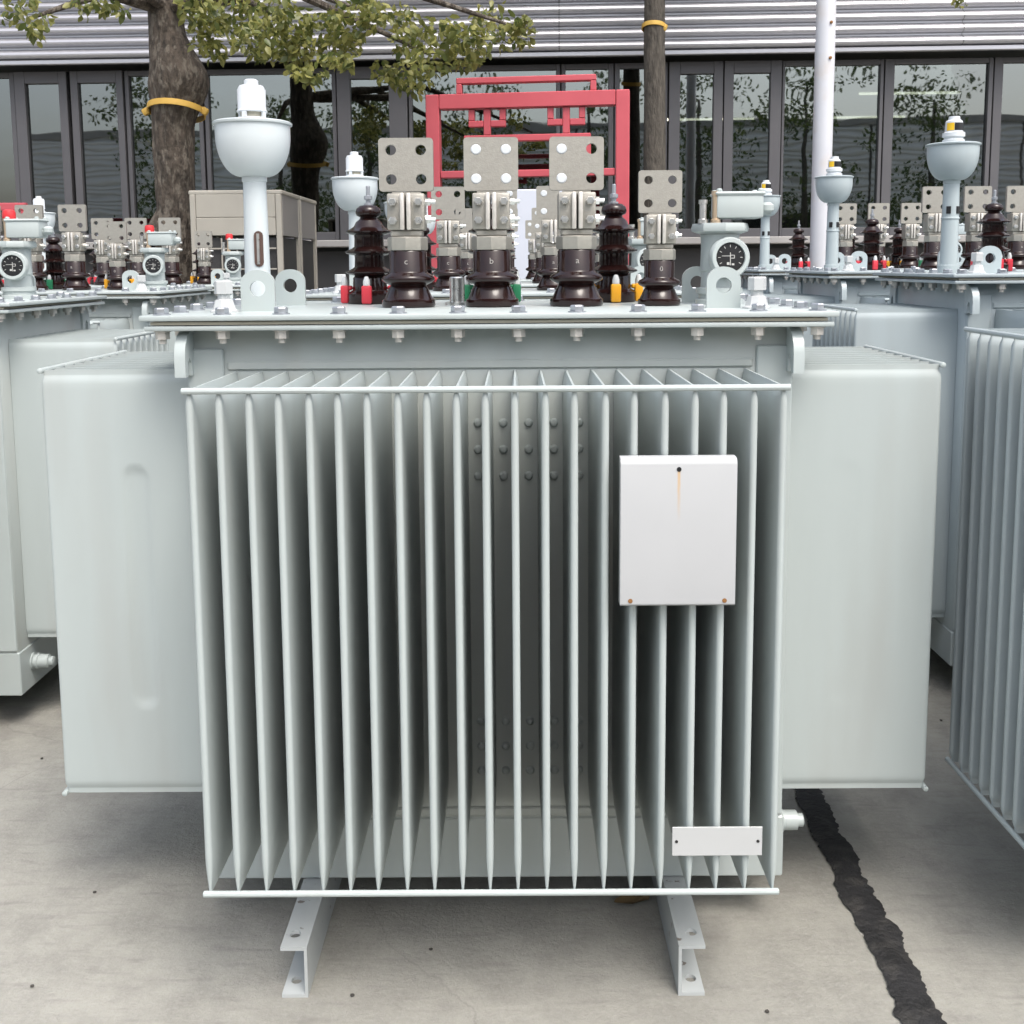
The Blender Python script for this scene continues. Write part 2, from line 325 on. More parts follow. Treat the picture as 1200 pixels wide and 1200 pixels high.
for a, b2 in ((336, 392), (1000, 1030)):
    x0, x1 = bx(a), bx(b2); g = MB()
    for k in range(14): g.box(((x0 + x1) / 2, .55, 2.05 + k * .085), (x1 - x0, .02, .08), .006)
    g.build('window_blind', 'blind', bld)

# ------------------------------------------------------------------ transformers
# local frame: x across, y depth from the tank's front wall, z up
def fin_mesh(L, z0, z1, t=.0078, ny=1, dimple=0., seam=.0022, lip=0., tb=.085, tt=.034):
    rows = [0, .004, .0119, .0131, .018, .026, .036, .05, .07, .09]; H = z1 - z0
    zs = [r for r in rows] + ([H * k / 110 for k in range(11, 100)] if dimple else [H * .3, H * .7]) + [H - r for r in rows[::-1]]
    zs = sorted(zs); g = MB(); rings = []
    def th(z):
        d = (z - lip) / tb if z < H / 2 else (H - z - lip) / tt; d = max(0, min(1, d)); d = d * d * (3 - 2 * d); return seam + (t - seam) * (d ** .6)
    for z in zs:
        h = th(z); tip = L - .006 * (1 - (h - seam) / (t - seam)); pts = []
        for k in range(ny + 1): pts.append((-h, (tip - h) * k / ny))
        for a in (150, 120, 90, 60, 30): pts.append((h * math.cos(R_(a)), tip - h + h * math.sin(R_(a))))
        for k in range(ny, -1, -1): pts.append((h, (tip - h) * k / ny))
        ring = []
        for (x, y) in pts:
            if dimple and abs(x) > h * .999 and y > .01:
                u = abs(y - L * .42) / .034; v = max(0, (abs(z - H * .495) - H * .255) / .034); dd = math.hypot(u, v) if v > 0 else u
                if dd < 1: x -= math.copysign(dimple * (1 - dd ** 3), x)
            ring.append(g.bm.verts.new((x, y, z0 + z)))
        rings.append(ring)
    for a, b2 in zip(rings, rings[1:]):
        for i in range(len(a) - 1): g.bm.faces.new((a[i], a[i + 1], b2[i + 1], b2[i]))
    for r in (rings[0], rings[-1]):
        g.bm.faces.new(r)
    return g

def bolt_mesh(thick):
    g = MB()
    g.lathe([(.0125, 0), (.0135, .002), (.0135, .0115), (.0115, .014)], (0, 0, .003), 6)
    g.lathe([(.017, 0), (.017, .003)], (0, 0, 0), 16)
    g.cyl((0, 0, -thick), (0, 0, .001), .0065, 8)
    g.lathe([(.0135, 0), (.0135, .017)], (0, 0, -thick - .0195), 6); g.lathe([(.016, 0), (.016, .0025)], (0, 0, -thick - .0025), 14)
    g.lathe([(.007, 0), (.007, .010)], (0, 0, -thick - .030), 10)
    bmesh.ops.scale(g.bm, vec=(1.2, 1.2, 1.0), verts=g.bm.verts[:])
    me = g.mesh('bolt', 'zinc_dull'); me.materials.append(MATS['nut_pale'])
    for pl in me.polygons: pl.material_index = 1 if pl.center.z < -.02 else 0
    return me
PLATE = {}
def lv_bushing(root, x, y, zc, letter, s=1., hole_fill=(), P='lv'):
    b = MB().lathe([(.069, 0), (.071, .004), (.070, .018), (.064, .022), (.052, .050), (.047, .058), (.060, .064), (.0695, .071), (.0705, .077), (.066, .084), (.053, .091), (.0500, .096), (.0500, .148), (.046, .153), (.02, .153)], n=40)
    po = b.build('low_voltage_bushing', 'porcelain', root, (x, y, zc), 50); po.scale = (s, s, s * .965)
    g = MB().lathe([(.052, .153), (.0535, .158), (.0535, .186), (.049, .1895), (.03, .1895)], n=8); g.build('hex_nut', 'tin', po)
    g = MB().box((0, 0, .198), (.082, .062, .017), .003); g.build('collar', 'tin', po)
    for sx in (-1, 1):
        g = MB().box((sx * .0255, 0, .256), (.047, .072, .098), .005, seg=2)
        jw = g.build('clamp_jaw', 'tin', po)
        MB().box((sx * .0085, -.040, .256), (.012, .020, .099), .004, seg=2).build('jaw_rib', 'nut_pale', po)
        for zz in (.232, .282):
            g = MB().lathe([(.0105, 0), (.0115, .002), (.0115, .012), (.009, .015)], (sx * .033, -.037, zz), 6, (0, -1, 0)); g.build('clamp_bolt', 'zinc', po)
    for zz in (.237, .285):
        g = MB().cyl((.04, .012, zz), (.074, .012, zz), .0065, 8).lathe([(.012, 0), (.012, .013)], (.048, .012, zz), 6, (1, 0, 0)); g.build('cross_bolt', 'zinc', po)
    g = MB(); z0 = .312; W = .071; hs_ = .039
    rc = .008
    for sx in (-1, 1):
        for sz in (-1, 1):
            cx, cz = sx * hs_, z0 + W + sz * hs_
            if sx < 0: xa, xb = -W, 0
            else: xa, xb = 0, W
            za, zb = (z0, z0 + W) if sz < 0 else (z0 + W, z0 + 2 * W)
            poly = [(xa, za), (xb, za), (xb, zb), (xa, zb)]
            ox, oz = (xa if sx < 0 else xb), (za if sz < 0 else zb)      # clipped outer corner
            new = []
            for (a, c) in poly:
                if abs(a - ox) < 1e-6 and abs(c - oz) < 1e-6:
                    q = [(a - sx * rc, c), (a - sx * rc * .3, c - sz * rc * .3), (a, c - sz * rc)]
                    new += q if (sx * sz < 0) == (sz > 0 or True) and sx * sz < 0 else q[::-1] if False else q
                else: new.append((a, c))
            new.sort(key=lambda p: math.atan2(p[1] - cz, p[0] - cx))
            g.holed(new, (cx, cz), .0142, -.009, .009, n=20)
    bmesh.ops.remove_doubles(g.bm, verts=g.bm.verts[:], dist=1e-5)
    bad = [f for f in g.bm.faces if all(abs(v.co.x) < 1e-4 for v in f.verts) or all(abs(v.co.z - z0 - W) < 1e-4 for v in f.verts)]
    bmesh.ops.delete(g.bm, geom=bad, context='FACES')
    g.box((0, .0, .3055), (.075, .017, .010))
    tp = g.build('terminal_plate', 'tin', po, ang=25)
    for (sx, sz) in hole_fill:
        MB().lathe([(.0138, 0), (.0138, .008), (.011, .010)], (sx * hs_, -.0065 + .006, z0 + W + sz * hs_), 20, (0, -1, 0)).build('white_hole_fill', 'white_plastic', po)  # added white discs stand in for the bright white seen through the holes
    if letter:
        me = text_mesh(letter, .023, 'dial_white')
        for v in me.vertices:
            a = v.co.x / .0505; v.co = Vector((math.sin(a) * (.0508 + v.co.z), -math.cos(a) * (.0508 + v.co.z), v.co.y + .122))
        me.materials.clear(); me.materials.append(MATS['letter']); link('phase_letter', me, po)
    return po
def hv_bushing(root, x, y, zc, clip):
    prof = [(.062, 0), (.066, .006), (.066, .03), (.058, .036), (.050, .04), (.048, .075)]
    for k, rr in enumerate((.0685, .0685, .066)):
        z = .088 + k * .058; prof += [(.043, z - .006), (rr - .010, z - .003), (rr, z + .001), (rr + .001, z + .005), (rr - .006, z + .008), (.050, z + .014), (.043, z + .019), (.042, z + .044)]
    z = .088 + 2 * .058; prof[-1] = (.036, z + .032)
    prof += [(.026, z + .040), (.024, z + .045), (.034, z + .050), (.037, z + .058), (.034, z + .070), (.024, z + .078), (.012, z + .080)]
    po = MB().lathe(prof, n=36).build('high_voltage_bushing', 'porcelain', root, (x, y, zc), 50)
    z += .078
    MB().lathe([(.013, z), (.013, z + .006), (.007, z + .008), (.007, z + .016), (.012, z + .018), (.012, z + .028), (.006, z + .030), (.006, z + .055), (.004, z + .057)], n=10).build('terminal_stud', 'zinc_dull', po)
    for k in range(4):
        a = math.pi / 2 * k - math.pi / 2; cx, cy = .073 * math.cos(a), .073 * math.sin(a)
        Q = Matrix.Rotation(a, 3, 'Z')
        c = MB().box((cx, cy, .028), (.024, .028, .052), .005, Q, 2).box((cx * .9, cy * .9, .046), (.03, .02, .014), .004, Q).build('clamp_clip', clip, po)
        MB().lathe([(.010, .054), (.010, .066), (.006, .078), (.003, .080)], (cx, cy, 0), 10).build('clip_cap', 'clear_cap', c)
    return po
def conservator(root, x, y, zc, pm, style):
    g = MB().lathe([(.040, -.016), (.040, .014), (.033, .016), (.0325, .10), (.029, .335)], n=32)
    po = g.build('conservator_pipe', pm, root, (x, y, zc))
    H0 = .345; R0 = .094
    prof = [(.0275, H0 - .022), (.0315, H0 - .018), (.0315, H0 - .006)]
    for k in range(1, 15):
        a = R_(90 * k / 14); prof.append((.0315 + (R0 - .0315) * math.sin(a) ** .92, H0 - .006 + .100 * (1 - math.cos(a) ** 1.1)))
    zt = prof[-1][1]
    prof += [(R0, zt + .028), (R0 + .005, zt + .029), (R0 + .006, zt + .034), (R0 + .001, zt + .037), (.03, zt + .040)]
    MB().lathe(prof, n=56).build('oil_bowl', pm, po, ang=40)
    zt += .039
    if style == 0:
        MB().lathe([(.029, zt + .006), (.029, zt + .026)], n=24).build('breather_core', 'gasket', po)
        cap = MB().lathe([(.037, zt), (.037, zt + .009)], n=32).lathe([(.0365, zt + .022), (.0385, zt + .025), (.0365, zt + .028), (.0355, zt + .030), (.0355, zt + .078), (.030, zt + .088), (.018, zt + .090), (.018, zt + .101), (.014, zt + .104), (.003, zt + .104)], n=32)
        for k in range(4):
            a = R_(45 + 90 * k + 25); cap.box((.034 * math.cos(a), .034 * math.sin(a), zt + .0155), (.006, .012, .014), 0, Matrix.Rotation(a, 3, 'Z'))
        cap.build('breather_cap', 'white_plastic', po)
    elif style == 1:
        MB().lathe([(.040, zt), (.041, zt + .012), (.034, zt + .016), (.034, zt + .02), (.041, zt + .024), (.041, zt + .038), (.033, zt + .042), (.031, zt + .080), (.027, zt + .085), (.022, zt + .087), (.020, zt + .10), (.003, zt + .102)], n=28).build('breather_cap', 'white_plastic', po)
        for a0, a1, mm in ((200, 250, 'yellow_plastic'), (252, 330, 'black'), (340, 400, 'black')):
            g = MB(); N = 10; pts = [(.0335 * math.cos(R_(a0 + (a1 - a0) * i / N)), .0335 * math.sin(R_(a0 + (a1 - a0) * i / N))) for i in range(N + 1)]
            g.verts_faces([(a, b2, zz) for zz in (zt + .046, zt + .074) for a, b2 in pts], [(i, i + 1, N + 2 + i, N + 1 + i) for i in range(N)]); g.build('cap_sticker', mm, po)
    else:
        MB().lathe([(.036, zt), (.036, zt + .012), (.030, zt + .014), (.030, zt + .05), (.02, zt + .056)], n=24).build('breather_cap', 'white_plastic', po)
        MB().lathe([(.031, zt + .03), (.033, zt + .034), (.030, zt + .074), (.018, zt + .088), (.003, zt + .09)], n=10).build('cap_cover', 'yellow_plastic', po)
    # level gauge
    if style == 0:
        g = MB(); a0 = R_(-68); Q = Matrix.Rotation(a0 + math.pi / 2, 3, 'Z'); N = 8
        pts = [(.0115 * math.cos(R_(t)), .034 + .0115 * math.sin(R_(t))) for t in range(0, 181, 30)] + [(.0115 * math.cos(R_(t)), -.034 + .0115 * math.sin(R_(t))) for t in range(180, 361, 30)]
        g.prism([(a, b2 + .155) for a, b2 in pts], -.0345, -.026); g.bm.transform(Q.to_4x4()); g.build('level_window', 'gauge_glass', po)
        g = MB(); g.cyl((-.002, -.0335, .116), (-.002, -.0335, .194), .0042, 10); g.bm.transform(Q.to_4x4()); g.build('level_tube', 'zinc', po)
    else:
        for a0 in (-125, -55):
            Q = Matrix.Rotation(R_(a0) + math.pi / 2, 3, 'Z'); g = MB().box((0, -.031, .225), (.017, .006, .028), .001); g.bm.transform(Q.to_4x4()); g.build('level_window', 'black', po)
        MB().lathe([(.0325, .19), (.034, .192), (.034, .196), (.0325, .198)], n=28).build('pipe_ring', pm, po)
    return po
def relay(root, x, y, zc, pm, cap):
    g = MB().lathe([(.064, -.032), (.064, -.018), (.056, -.016), (.056, -.004), (.062, -.002), (.062, .012), (.050, .014), (.048, .055), (.052, .06), (.050, .12), (.052, .155)], n=28)
    po = g.build('protection_relay', pm, root, (x, y, zc))
    MB().lathe([(.052, .155), (.076, .163), (.078, .172), (.074, .184), (.03, .186)], n=8).build('relay_flange', pm, po)
    MB().box((.045, .0, .228), (.125, .085, .062), .006, seg=2).box((.045, 0, .262), (.133, .093, .010), .004).build('terminal_box', pm, po)
    for sx in (-.01, .10):
        for sy in (-.036, .036): MB().lathe([(.008, .266), (.008, .272), (.005, .275)], (sx, sy, 0), 10).build('box_screw', pm, po)
    MB().cyl((.108, 0, .22), (.135, 0, .22), .013, 12).lathe([(.012, 0), (.019, .006), (.019, .02), (.010, .028)], (.125, 0, .212), 14).build('cable_gland', pm, po)
    for k, (px, hh) in enumerate(((-.052, .062), (-.018, .085))):
        MB().lathe([(.013, .184), (.013, .194), (.0095, .196), (.0095, .184 + hh - .012), (.012, .184 + hh - .010), (.012, .184 + hh)], (px, -.03, 0), 12).build('test_post', 'copper' if k else 'zinc', po)
    dr = MB().lathe([(.050, 0), (.054, .004), (.054, .022), (.050, .028), (.040, .028), (.039, .020), (.003, .020)], (.012, -.048, .092), 28, (.12, -1, .05)).build('dial_housing', pm, po)
    ax = Vector((.12, -1, .05)).normalized(); c0 = Vector((.012, -.048, .092)) + ax * .0215
    MB().lathe([(.0385, 0), (.0385, .001), (.003, .0012)], c0, 24, ax).build('dial_face', 'black', po)
    Q = ax.to_track_quat('Z', 'Y').to_matrix(); g = MB()
    for k in range(9):
        a = R_(-30 + 30 * k); p = c0 + ax * .0018 + Q @ Vector((.030 * math.cos(a), .030 * math.sin(a), 0)); g.box(p, (.0065, .0016, .0008), 0, Q @ Matrix.Rotation(a, 3, 'Z'))
    for (u, v, du, dv) in ((0, -.004, .002, .034), (-.012, .004, .022, .0016), (.006, .006, .009, .0018), (-.006, -.016, .007, .007), (.007, -.018, .007, .005), (.006, -.002, .009, .0018), (.011, .002, .0018, .009)):
        g.box(c0 + ax * .0019 + Q @ Vector((u, v, 0)), (du, dv, .0008), 0, Q)
    g.build('dial_marks', 'dial_grey', po)
    if cap: MB().lathe([(.023, .262), (.024, .266), (.024, .290), (.021, .300), (.012, .303), (.003, .303)], (-.02, 0, 0), 16).build('relay_cap', 'red_plastic', po)
    return po
CLIPS = ('clip_red', 'clip_green', 'clip_yellow')
def transformer(name, pm, zb, zt, zc, cons=0, lvx=0., front=True, caps=False):
    r = empty(name); WT, DT, FL = .717, .70, .372; ZK = .125; wf = .603
    cth, gk = .013, .011
    zf = zc - cth - gk                               # top of the tank flange
    g = MB().box((0, DT / 2, (ZK + zf - .012) / 2), (2 * WT, DT, zf - .012 - ZK), .006, seg=2)
    tank = g.build('tank', 'paint_warm_light' if pm == 'paint' else pm, r)
    MB().box((0, DT / 2, (ZK + zb - .03) / 2 - .002), (2 * WT + .008, DT + .008, zb - .03 - ZK), .004).build('tank_skirt', pm, tank)
    for sx in (-1, 1):
        for yy, sg in ((-.0025, -1), (DT + .0025, 1)):
            MB().box((sx * (WT - .045), yy, (zb + zt) / 2 + .015), (.085, .012, zt - zb + .08), .003).build('corner_strip', pm, tank)
    for zz, k in ((zt + .014, 0), (zb - .016, 1)):
        MB().box((0, -.001, zz), (2 * WT - .19, .010, .022), .004).build('weld_rail', 'paint_warm_light' if pm == 'paint' else pm, tank)
    MB().box((0, DT / 2, zf - .006), (2 * .792, DT + .145, .012), .004, seg=2).build('tank_flange', pm, tank)
    if front:
        sm = MB().lathe([(.011, 0), (.011, .004), (.007, .009), (.003, .010)], (0, 0, 0), 10, (0, -1, 0)).mesh('stud', pm)
        for z0 in (zb + .09, zt - .255):
            for kx in range(5):
                for kz in range(3): link('stud', sm, tank, (-.0301 + kx * .0603, .003, z0 + kz * .064))
    cov = MB().box((0, DT / 2, zc - cth / 2), (2 * .800, DT + .158, cth), .003, seg=2).build('cover', pm, r)
    MB().box((0, DT / 2, zf + gk / 2), (2 * .776, DT + .140, gk - .004)).build('gasket', 'gasket', cov)
    bm_ = bolt_mesh(cth + gk + .012)
    xs = [-.755 + .1373 * k for k in range(12)]
    for yy in (-.048, DT + .048):
        for x in xs: link('bolt', bm_, cov, (x + rnd.uniform(-.004, .004), yy, zc), (0, 0, rnd.uniform(0, 1)))
    for sx in (-1, 1):
        for k in range(5): link('bolt', bm_, cov, (sx * .755, .085 + k * .133, zc), (0, 0, rnd.uniform(0, 1)))
    # lifting lugs on the cover
    for sx in (-1, 1):
        for yy in (.14, .52):
            arch = [(-.042, 0), (.042, 0), (.042, .068)] + [(.042 * math.cos(R_(a)), .068 + .034 * math.sin(R_(a))) for a in range(15, 180, 15)] + [(-.042, .068)]
            MB().holed(arch, (0, .056), .0195, -.007, .007).build('lifting_lug', pm, r, (sx * .577, yy, zc))
        # filler plugs
        MB().lathe([(.035, 0), (.035, .004), (.0285, .008), (.022, .03), (.0155, .032), (.0155, .045)], n=8).lathe([(.0225, .045), (.0225, .074), (.020, .077)], n=6).build('filler_plug', 'label_paint', r, (sx * .648, .075 + .01, zc))
        # lifting hooks on the tank corners: plate with a hooked lower lip
        pr = [(0, 0), (-.020, .0), (-.048, -.012), (-.066, -.034), (-.072, -.06), (-.072, -.106), (-.052, -.106), (-.050, -.075), (-.038, -.062), (-.026, -.075), (-.022, -.106), (0, -.106)]
        for yy, fl in ((-.0, 1), (DT, -1)):
            g = MB(); g.prism([(fl * a + yy, b2 + zf - .013) for a, b2 in pr], -.0125, .0125, 'yz'); g.build('lifting_hook', pm, r, (sx * (WT - .005), 0, 0))
        # base channel
        g = MB(); fw = .060; ch = ZK - .003; y0, y1 = -.27, DT + .27; fth = .008
        xo = sx * .480; xw = xo - sx * fw
        g.box((xw + sx * .0035, (y0 + y1) / 2, ch / 2), (.007, y1 - y0, ch))
        for z0, z1 in ((.0, fth), (ch - fth, ch)):
            xa, xb = sorted((xw + sx * .0072, xo)); hx = (xa + xb) / 2 + sx * .002
            for (ya, yb, hy) in ((y0, y0 + .10, y0 + .048), (y1 - .10, y1, y1 - .048)): g.holed([(xa, ya), (xb, ya), (xb, yb), (xa, yb)], (hx, hy), .0128, z0, z1, 'xy', 16)
            g.box(((xa + xb) / 2, (y0 + y1) / 2, (z0 + z1) / 2), (xb - xa, y1 - y0 - .2, fth))
        g.build('base_channel', 'paint_worn', r, ang=30)
    # cooling fins: front and rear walls, then both ends
    fm = fin_mesh(FL, zb, zt).mesh('fin', pm, 60)
    for k in range(21):
        x = -wf + k * 2 * wf / 20
        if front: link('front_fin', fm, r, (x + rnd.uniform(-.0012, .0012), -.001, 0), (0, 0, math.pi + rnd.uniform(-.004, .004)))
        if k % 1 == 0: link('rear_fin', fm, r, (x, DT + .001, 0))
    FS = .381
    fs = fin_mesh(FS, zb, zt, lip=.0125, tb=.018, tt=.022).mesh('end_fin', pm, 45); fd = fin_mesh(FS, zb, zt, ny=60, dimple=.0066, lip=.0125, tb=.018, tt=.022).mesh('end_fin', pm, 45)
    fe = fin_mesh(FS, zb, zt, ny=60, dimple=.0009, lip=.0125, tb=.018, tt=.022).mesh('end_fin', pm, 45)
    for sx in (-1, 1):
        for k in range(10):
            link('end_fin', (fd if sx < 0 else fe) if k in (0, 9) else fs, r, (sx * (WT + .001), .075 + k * .0605, 0), (0, 0, -sx * math.pi / 2))
    rod = MB().lathe([(.003, -wf - .013), (.0068, -wf - .011), (.0068, wf + .011), (.003, wf + .013)], (0, 0, 0), 10, (1, 0, 0)).mesh('tie_rod', pm)
    rod2 = MB().lathe([(.003, -.287), (.0068, -.285), (.0068, .285), (.003, .287)], (0, 0, 0), 10, (0, 1, 0)).mesh('tie_rod', pm)
    for z in (zb + .002, zt - .002):
        if front: link('tie_rod', rod, r, (0, -FL - .001, z))
        link('tie_rod', rod, r, (0, DT + FL + .001, z))
        for sx in (-1, 1): link('tie_rod', rod2, r, (sx * (WT + FS), .347, z))
    for sx in (1,):
        MB().lathe([(.032, 0), (.032, .006), (.025, .008), (.025, .014), (.029, .016), (.029, .024), (.025, .026), (.025, .060), (.017, .062), (.017, .076), (.014, .078), (.003, .078)], (sx * (WT + .003), .10, .215), 20, (sx, 0, 0)).build('drain_valve', pm, r)
    # cover fittings
    for k, (lx, let) in enumerate(((-.222, 'c'), (.000, 'b'), (.2235, 'a'), (.443, '0'))):
        hole_fill = ()
        if cons == 0 and not caps: hole_fill = {1: ((-1, -1), (-1, 1), (1, -1), (1, 1)), 2: ((-1, -1), (-1, 1))}.get(k, ())
        lv_bushing(r, lx + lvx, .322, zc + .002, let, .80 if k == 3 else 1., hole_fill)
    for k in range(3): hv_bushing(r, -.362 + k * .355, .60, zc, CLIPS[k])
    conservator(r, -.68 if cons else -.607, .265, zc + (.016 if cons else 0), 'paint_blue' if cons else 'paint_white', cons)
    relay(r, .615, .39, zc + .032, pm, caps)
    MB().lathe([(.034, 0), (.034, .008), (.021, .010), (.021, .075), (.018, .078)], n=16).build('thermometer_pocket', 'zinc', r, (-.10, .45, zc))
    return r
XC, YT = -.0601, 2.479
A = transformer('transformer', 'paint', .315, 1.403, 1.540)
Ccap = transformer('transformer', 'paint', .315, 1.403, 1.535, cons=0, caps=True)
B = transformer('transformer', 'paint_blue', .290, 1.476, 1.606, cons=1, lvx=.10, caps=True)
# name plate box and small plate of the nearest one
def put(o, dx, dy, rz=0.): o.location = (XC + dx, YT + dy, 0); o.rotation_euler = (0, 0, rz)
put(A, 0, 0)
g = MB(); W2, H2 = .1165, .153; prof = []
prof = [(-H2, .030), (-H2 + .001, .004), (-H2 + .005, 0), (H2 - .014, 0), (H2 - .006, .003), (H2 - .001, .010), (H2, .030)]
k = len(prof); g.verts_faces([(x, y, z) for x in (-W2, W2) for z, y in prof], [(i, i + 1, k + i + 1, k + i) for i in range(k - 1)])
g.verts_faces([(x, y + .002, z) for x in (-W2 + .001, W2 - .001) for z, y in prof], [(i, i + 1, k + i + 1, k + i) for i in range(k - 1)])
for s in (-1, 1): g.verts_faces([(s * W2, y, z) for z, y in prof] , [tuple(range(k))])
pc = aty(795, 624.5, YT - .41)
npl = g.build('nameplate', 'nameplate', A, (pc.x - XC, -.41, pc.z))
for (hx, hz) in ((.0, .130), (-.096, -.141), (.095, -.141)):
    MB().lathe([(.0048, 0), (.0048, .0006), (.001, .0007)], (hx, -.0001, hz), 14, (0, -1, 0)).lathe([(.0036, 0), (.0036, .0012), (.001, .0013)], (hx, -.0001, hz), 12, (0, -1, 0)).build('rivet_hole', 'rust' if hx else 'black', npl)
p0 = aty(788, 987, YT - .385); p1 = aty(893.5, 987, YT - .385); ph = 36.5 / FPX * 2.16
npl = MB().box((0, 0, 0), (p1.x - p0.x, .0025, ph), .0006).build('small_plate', 'label_paint', A, ((p0.x + p1.x) / 2 - XC, -.3815, p0.z))
for s in (-1, 1): MB().lathe([(.0035, 0), (.003, .0012), (.001, .0016)], (s * ((p1.x - p0.x) / 2 - .009), -.0013, 0), 10, (0, -1, 0)).build('rivet', 'black', npl)
GR = 'oil transformers stored in rows on the yard'
tag(A, 'light grey oil transformer nearest the camera, with blank white plate on its fins', 'transformer', GR)
put(Ccap, -2.442, 1.143); tag(Ccap, 'grey transformer partly cut by the left picture edge, valve at its foot', 'transformer', GR)
put(B, 2.424, 1.37); tag(B, 'taller bluish grey transformer with conservator bowl behind the right edge fins', 'transformer', GR)
for src, dx, dy, lab in ((A, .0, 1.72, 'grey transformer standing directly behind the nearest one, in the middle row'),
                         (A, .01, 3.44, 'third grey transformer back in the middle row, before the red frame'),
                         (A, -.01, 5.16, 'last grey transformer of the middle row, closest to the red frame'),
                         (Ccap, -2.45, 2.70, 'second grey transformer back in the left row, red cap on its relay'),
                         (Ccap, -2.44, 4.22, 'third grey transformer back in the left row, beside the beige cooling units'),
                         (B, 2.342, -.35, 'bluish grey transformer at right edge, only its end fins showing'),
                         (B, 2.42, 2.87, 'bluish grey transformer with bowl in front of the white pole'),
                         (B, 2.43, 4.42, 'last bluish grey transformer of the right row, under the windows')):
    c = copy_tree(src, None, ('nameplate', 'small_plate')); put(c, dx, dy, rnd.uniform(-.006, .006)); tag(c, lab, 'transformer', GR)

# ------------------------------------------------------------------ yard furniture behind
# white pole
g = MB().lathe([(.16, 0), (.16, .02), (.078, .022), (.076, 7.6), (.05, 7.66)], n=28)
p = aty(963, 200, 8.6); pole = empty('utility_pole', (p.x, 8.6, 0)); tag(pole, 'tall white painted steel pole rising before the windows', 'pole')
g.build('shaft', 'pole_white', pole)
for zz in (3.25, 3.52, 3.9): MB().lathe([(.012, 0), (.012, .012), (.004, .016)], (.02, -.074, zz), 8, (.2, -1, 0)).build('pole_bolt', 'rust', pole)
# red ornamental frame
RY = 9.6
rf = empty('ornamental_gate', (aty(618, 200, RY).x, RY, 0), R_(-7)); tag(rf, 'red steel ornamental frame standing behind the middle row', 'frame')
sx_ = RY / FPX
def fx(px): return (px - 618) * sx_ * 1.0
def fz(py): return aty(618, py, RY).z
def rbar(name, x0, y0, x1, y1, dep=.09): return MB().box(((fx(x0) + fx(x1)) / 2, 0, (fz(y0) + fz(y1)) / 2), (abs(fx(x1) - fx(x0)), dep, abs(fz(y1) - fz(y0))), .006).build(name, 'red_steel', rf)
zg = 1.65
MB().box((fx(509), 0, fz(109) / 2), (15.5 * sx_, .12, fz(109)), .008).build('post', 'red_steel', rf)
MB().box((fx(727), 0, fz(109) / 2), (15.5 * sx_, .12, fz(109)), .008).build('post', 'red_steel', rf)
rbar('top_beam', 517.2, 109, 718.8, 126.5, .12)
rbar('crest_bar', 537, 90, 697, 97); rbar('crest_post', 537, 97.2, 543.5, 108.8); rbar('crest_post', 690.5, 97.2, 697, 108.8)
for cx in (572, 663):
    rbar('ornament_stem', cx - 4, 126.7, cx + 4, 157.6, .06)
    for s in (-1, 1):
        rbar('ornament_arm', cx + s * 14.5, 126.7, cx + s * 21.5, 140.3, .06); rbar('ornament_bar', cx + s * 4.2, 140.6, cx + s * 21.5, 148, .06)
rbar('upper_rail', 545, 157.8, 691, 165.5, .07)
rbar('rail_hanger', 545, 165.8, 552, 199, .07); rbar('rail_hanger', 684, 165.8, 691, 199, .07)
rbar('lower_rail', 517.2, 199.2, 718.8, 207.5, .08)
# added pale board, stands in for the bright patch between the middle bushings
p0, p1 = aty(600, 222, 9.2), aty(672, 222, 9.2)
wb = empty('bright_patch_board', ((p0.x + p1.x) / 2, 9.2, 0)); tag(wb, 'added pale board standing in for the bright patch between the middle bushings', 'board')
MB().box((0, 0, p0.z / 2 + .1), (p1.x - p0.x, .03, p0.z - .2), .008).build('panel', 'board_white', wb)
for s in (-1, 1): MB().box((s * (p1.x - p0.x) * .45, .03, p0.z / 2), (.04, .03, p0.z), .004).build('post', 'ac_grey', wb)
# beige cooling units
def cooling_unit(x, y, lab):
    u = empty('cooling_unit', (x, y, 0)); tag(u, lab, 'cooling unit', 'outdoor cooling units by the tree'); wd, dp, ht = .80, .80, 2.03; z0 = .25
    MB().box((0, dp / 2, z0 / 2), (wd + .1, dp, z0), .01).build('plinth', 'sill_grey', u)
    MB().box((0, dp / 2, z0 + ht * .41), (wd - .06, dp - .06, ht * .82 - .02)).build('coil', 'ac_dark', u)
    for sx in (-1, 1):
        for yy in (.025, dp - .035): MB().box((sx * (wd / 2 - .025), yy, z0 + ht / 2), (.05, .05, ht), .006).build('corner_post', 'ac_beige', u)
    MB().box((0, .014, z0 + ht - .10), (wd - .106, .02, .20), .004).build('front_panel', 'ac_beige', u)
    MB().box((0, .010, z0 + ht - .28), (wd - .106, .02, .154), .004).build('front_panel', 'ac_beige', u)
    for sx in (-1, 1): MB().box((sx * (wd / 2 - .012), dp / 2, z0 + ht - .18), (.02, dp - .14, .36), .004).build('side_panel', 'ac_grey', u)
    MB().box((0, dp / 2, z0 + ht + .015), (wd + .02, dp - .01, .04), .01).build('top_cover', 'ac_beige', u)
    gm = MB().box((0, 0, 0), (wd - .11, .008, .012)).mesh('guard_wire', 'ac_beige'); gv = MB().box((0, 0, 0), (.012, .008, ht - .40)).mesh('guard_wire', 'ac_beige')
    for k in range(9): link('guard_wire', gm, u, (0, .006, z0 + .12 + k * .18))
    for k in range(5): link('guard_wire', gv, u, (-wd / 2 + .13 + k * .135, .014, z0 + (ht - .40) / 2 + .02))
    return u
pa = aty(275, 222, 9.3)
cooling_unit(pa.x, 9.3, 'nearer beige cooling unit with wire guard, right of the thick trunk')
cooling_unit(pa.x, 10.14, 'farther beige cooling unit standing behind the first')
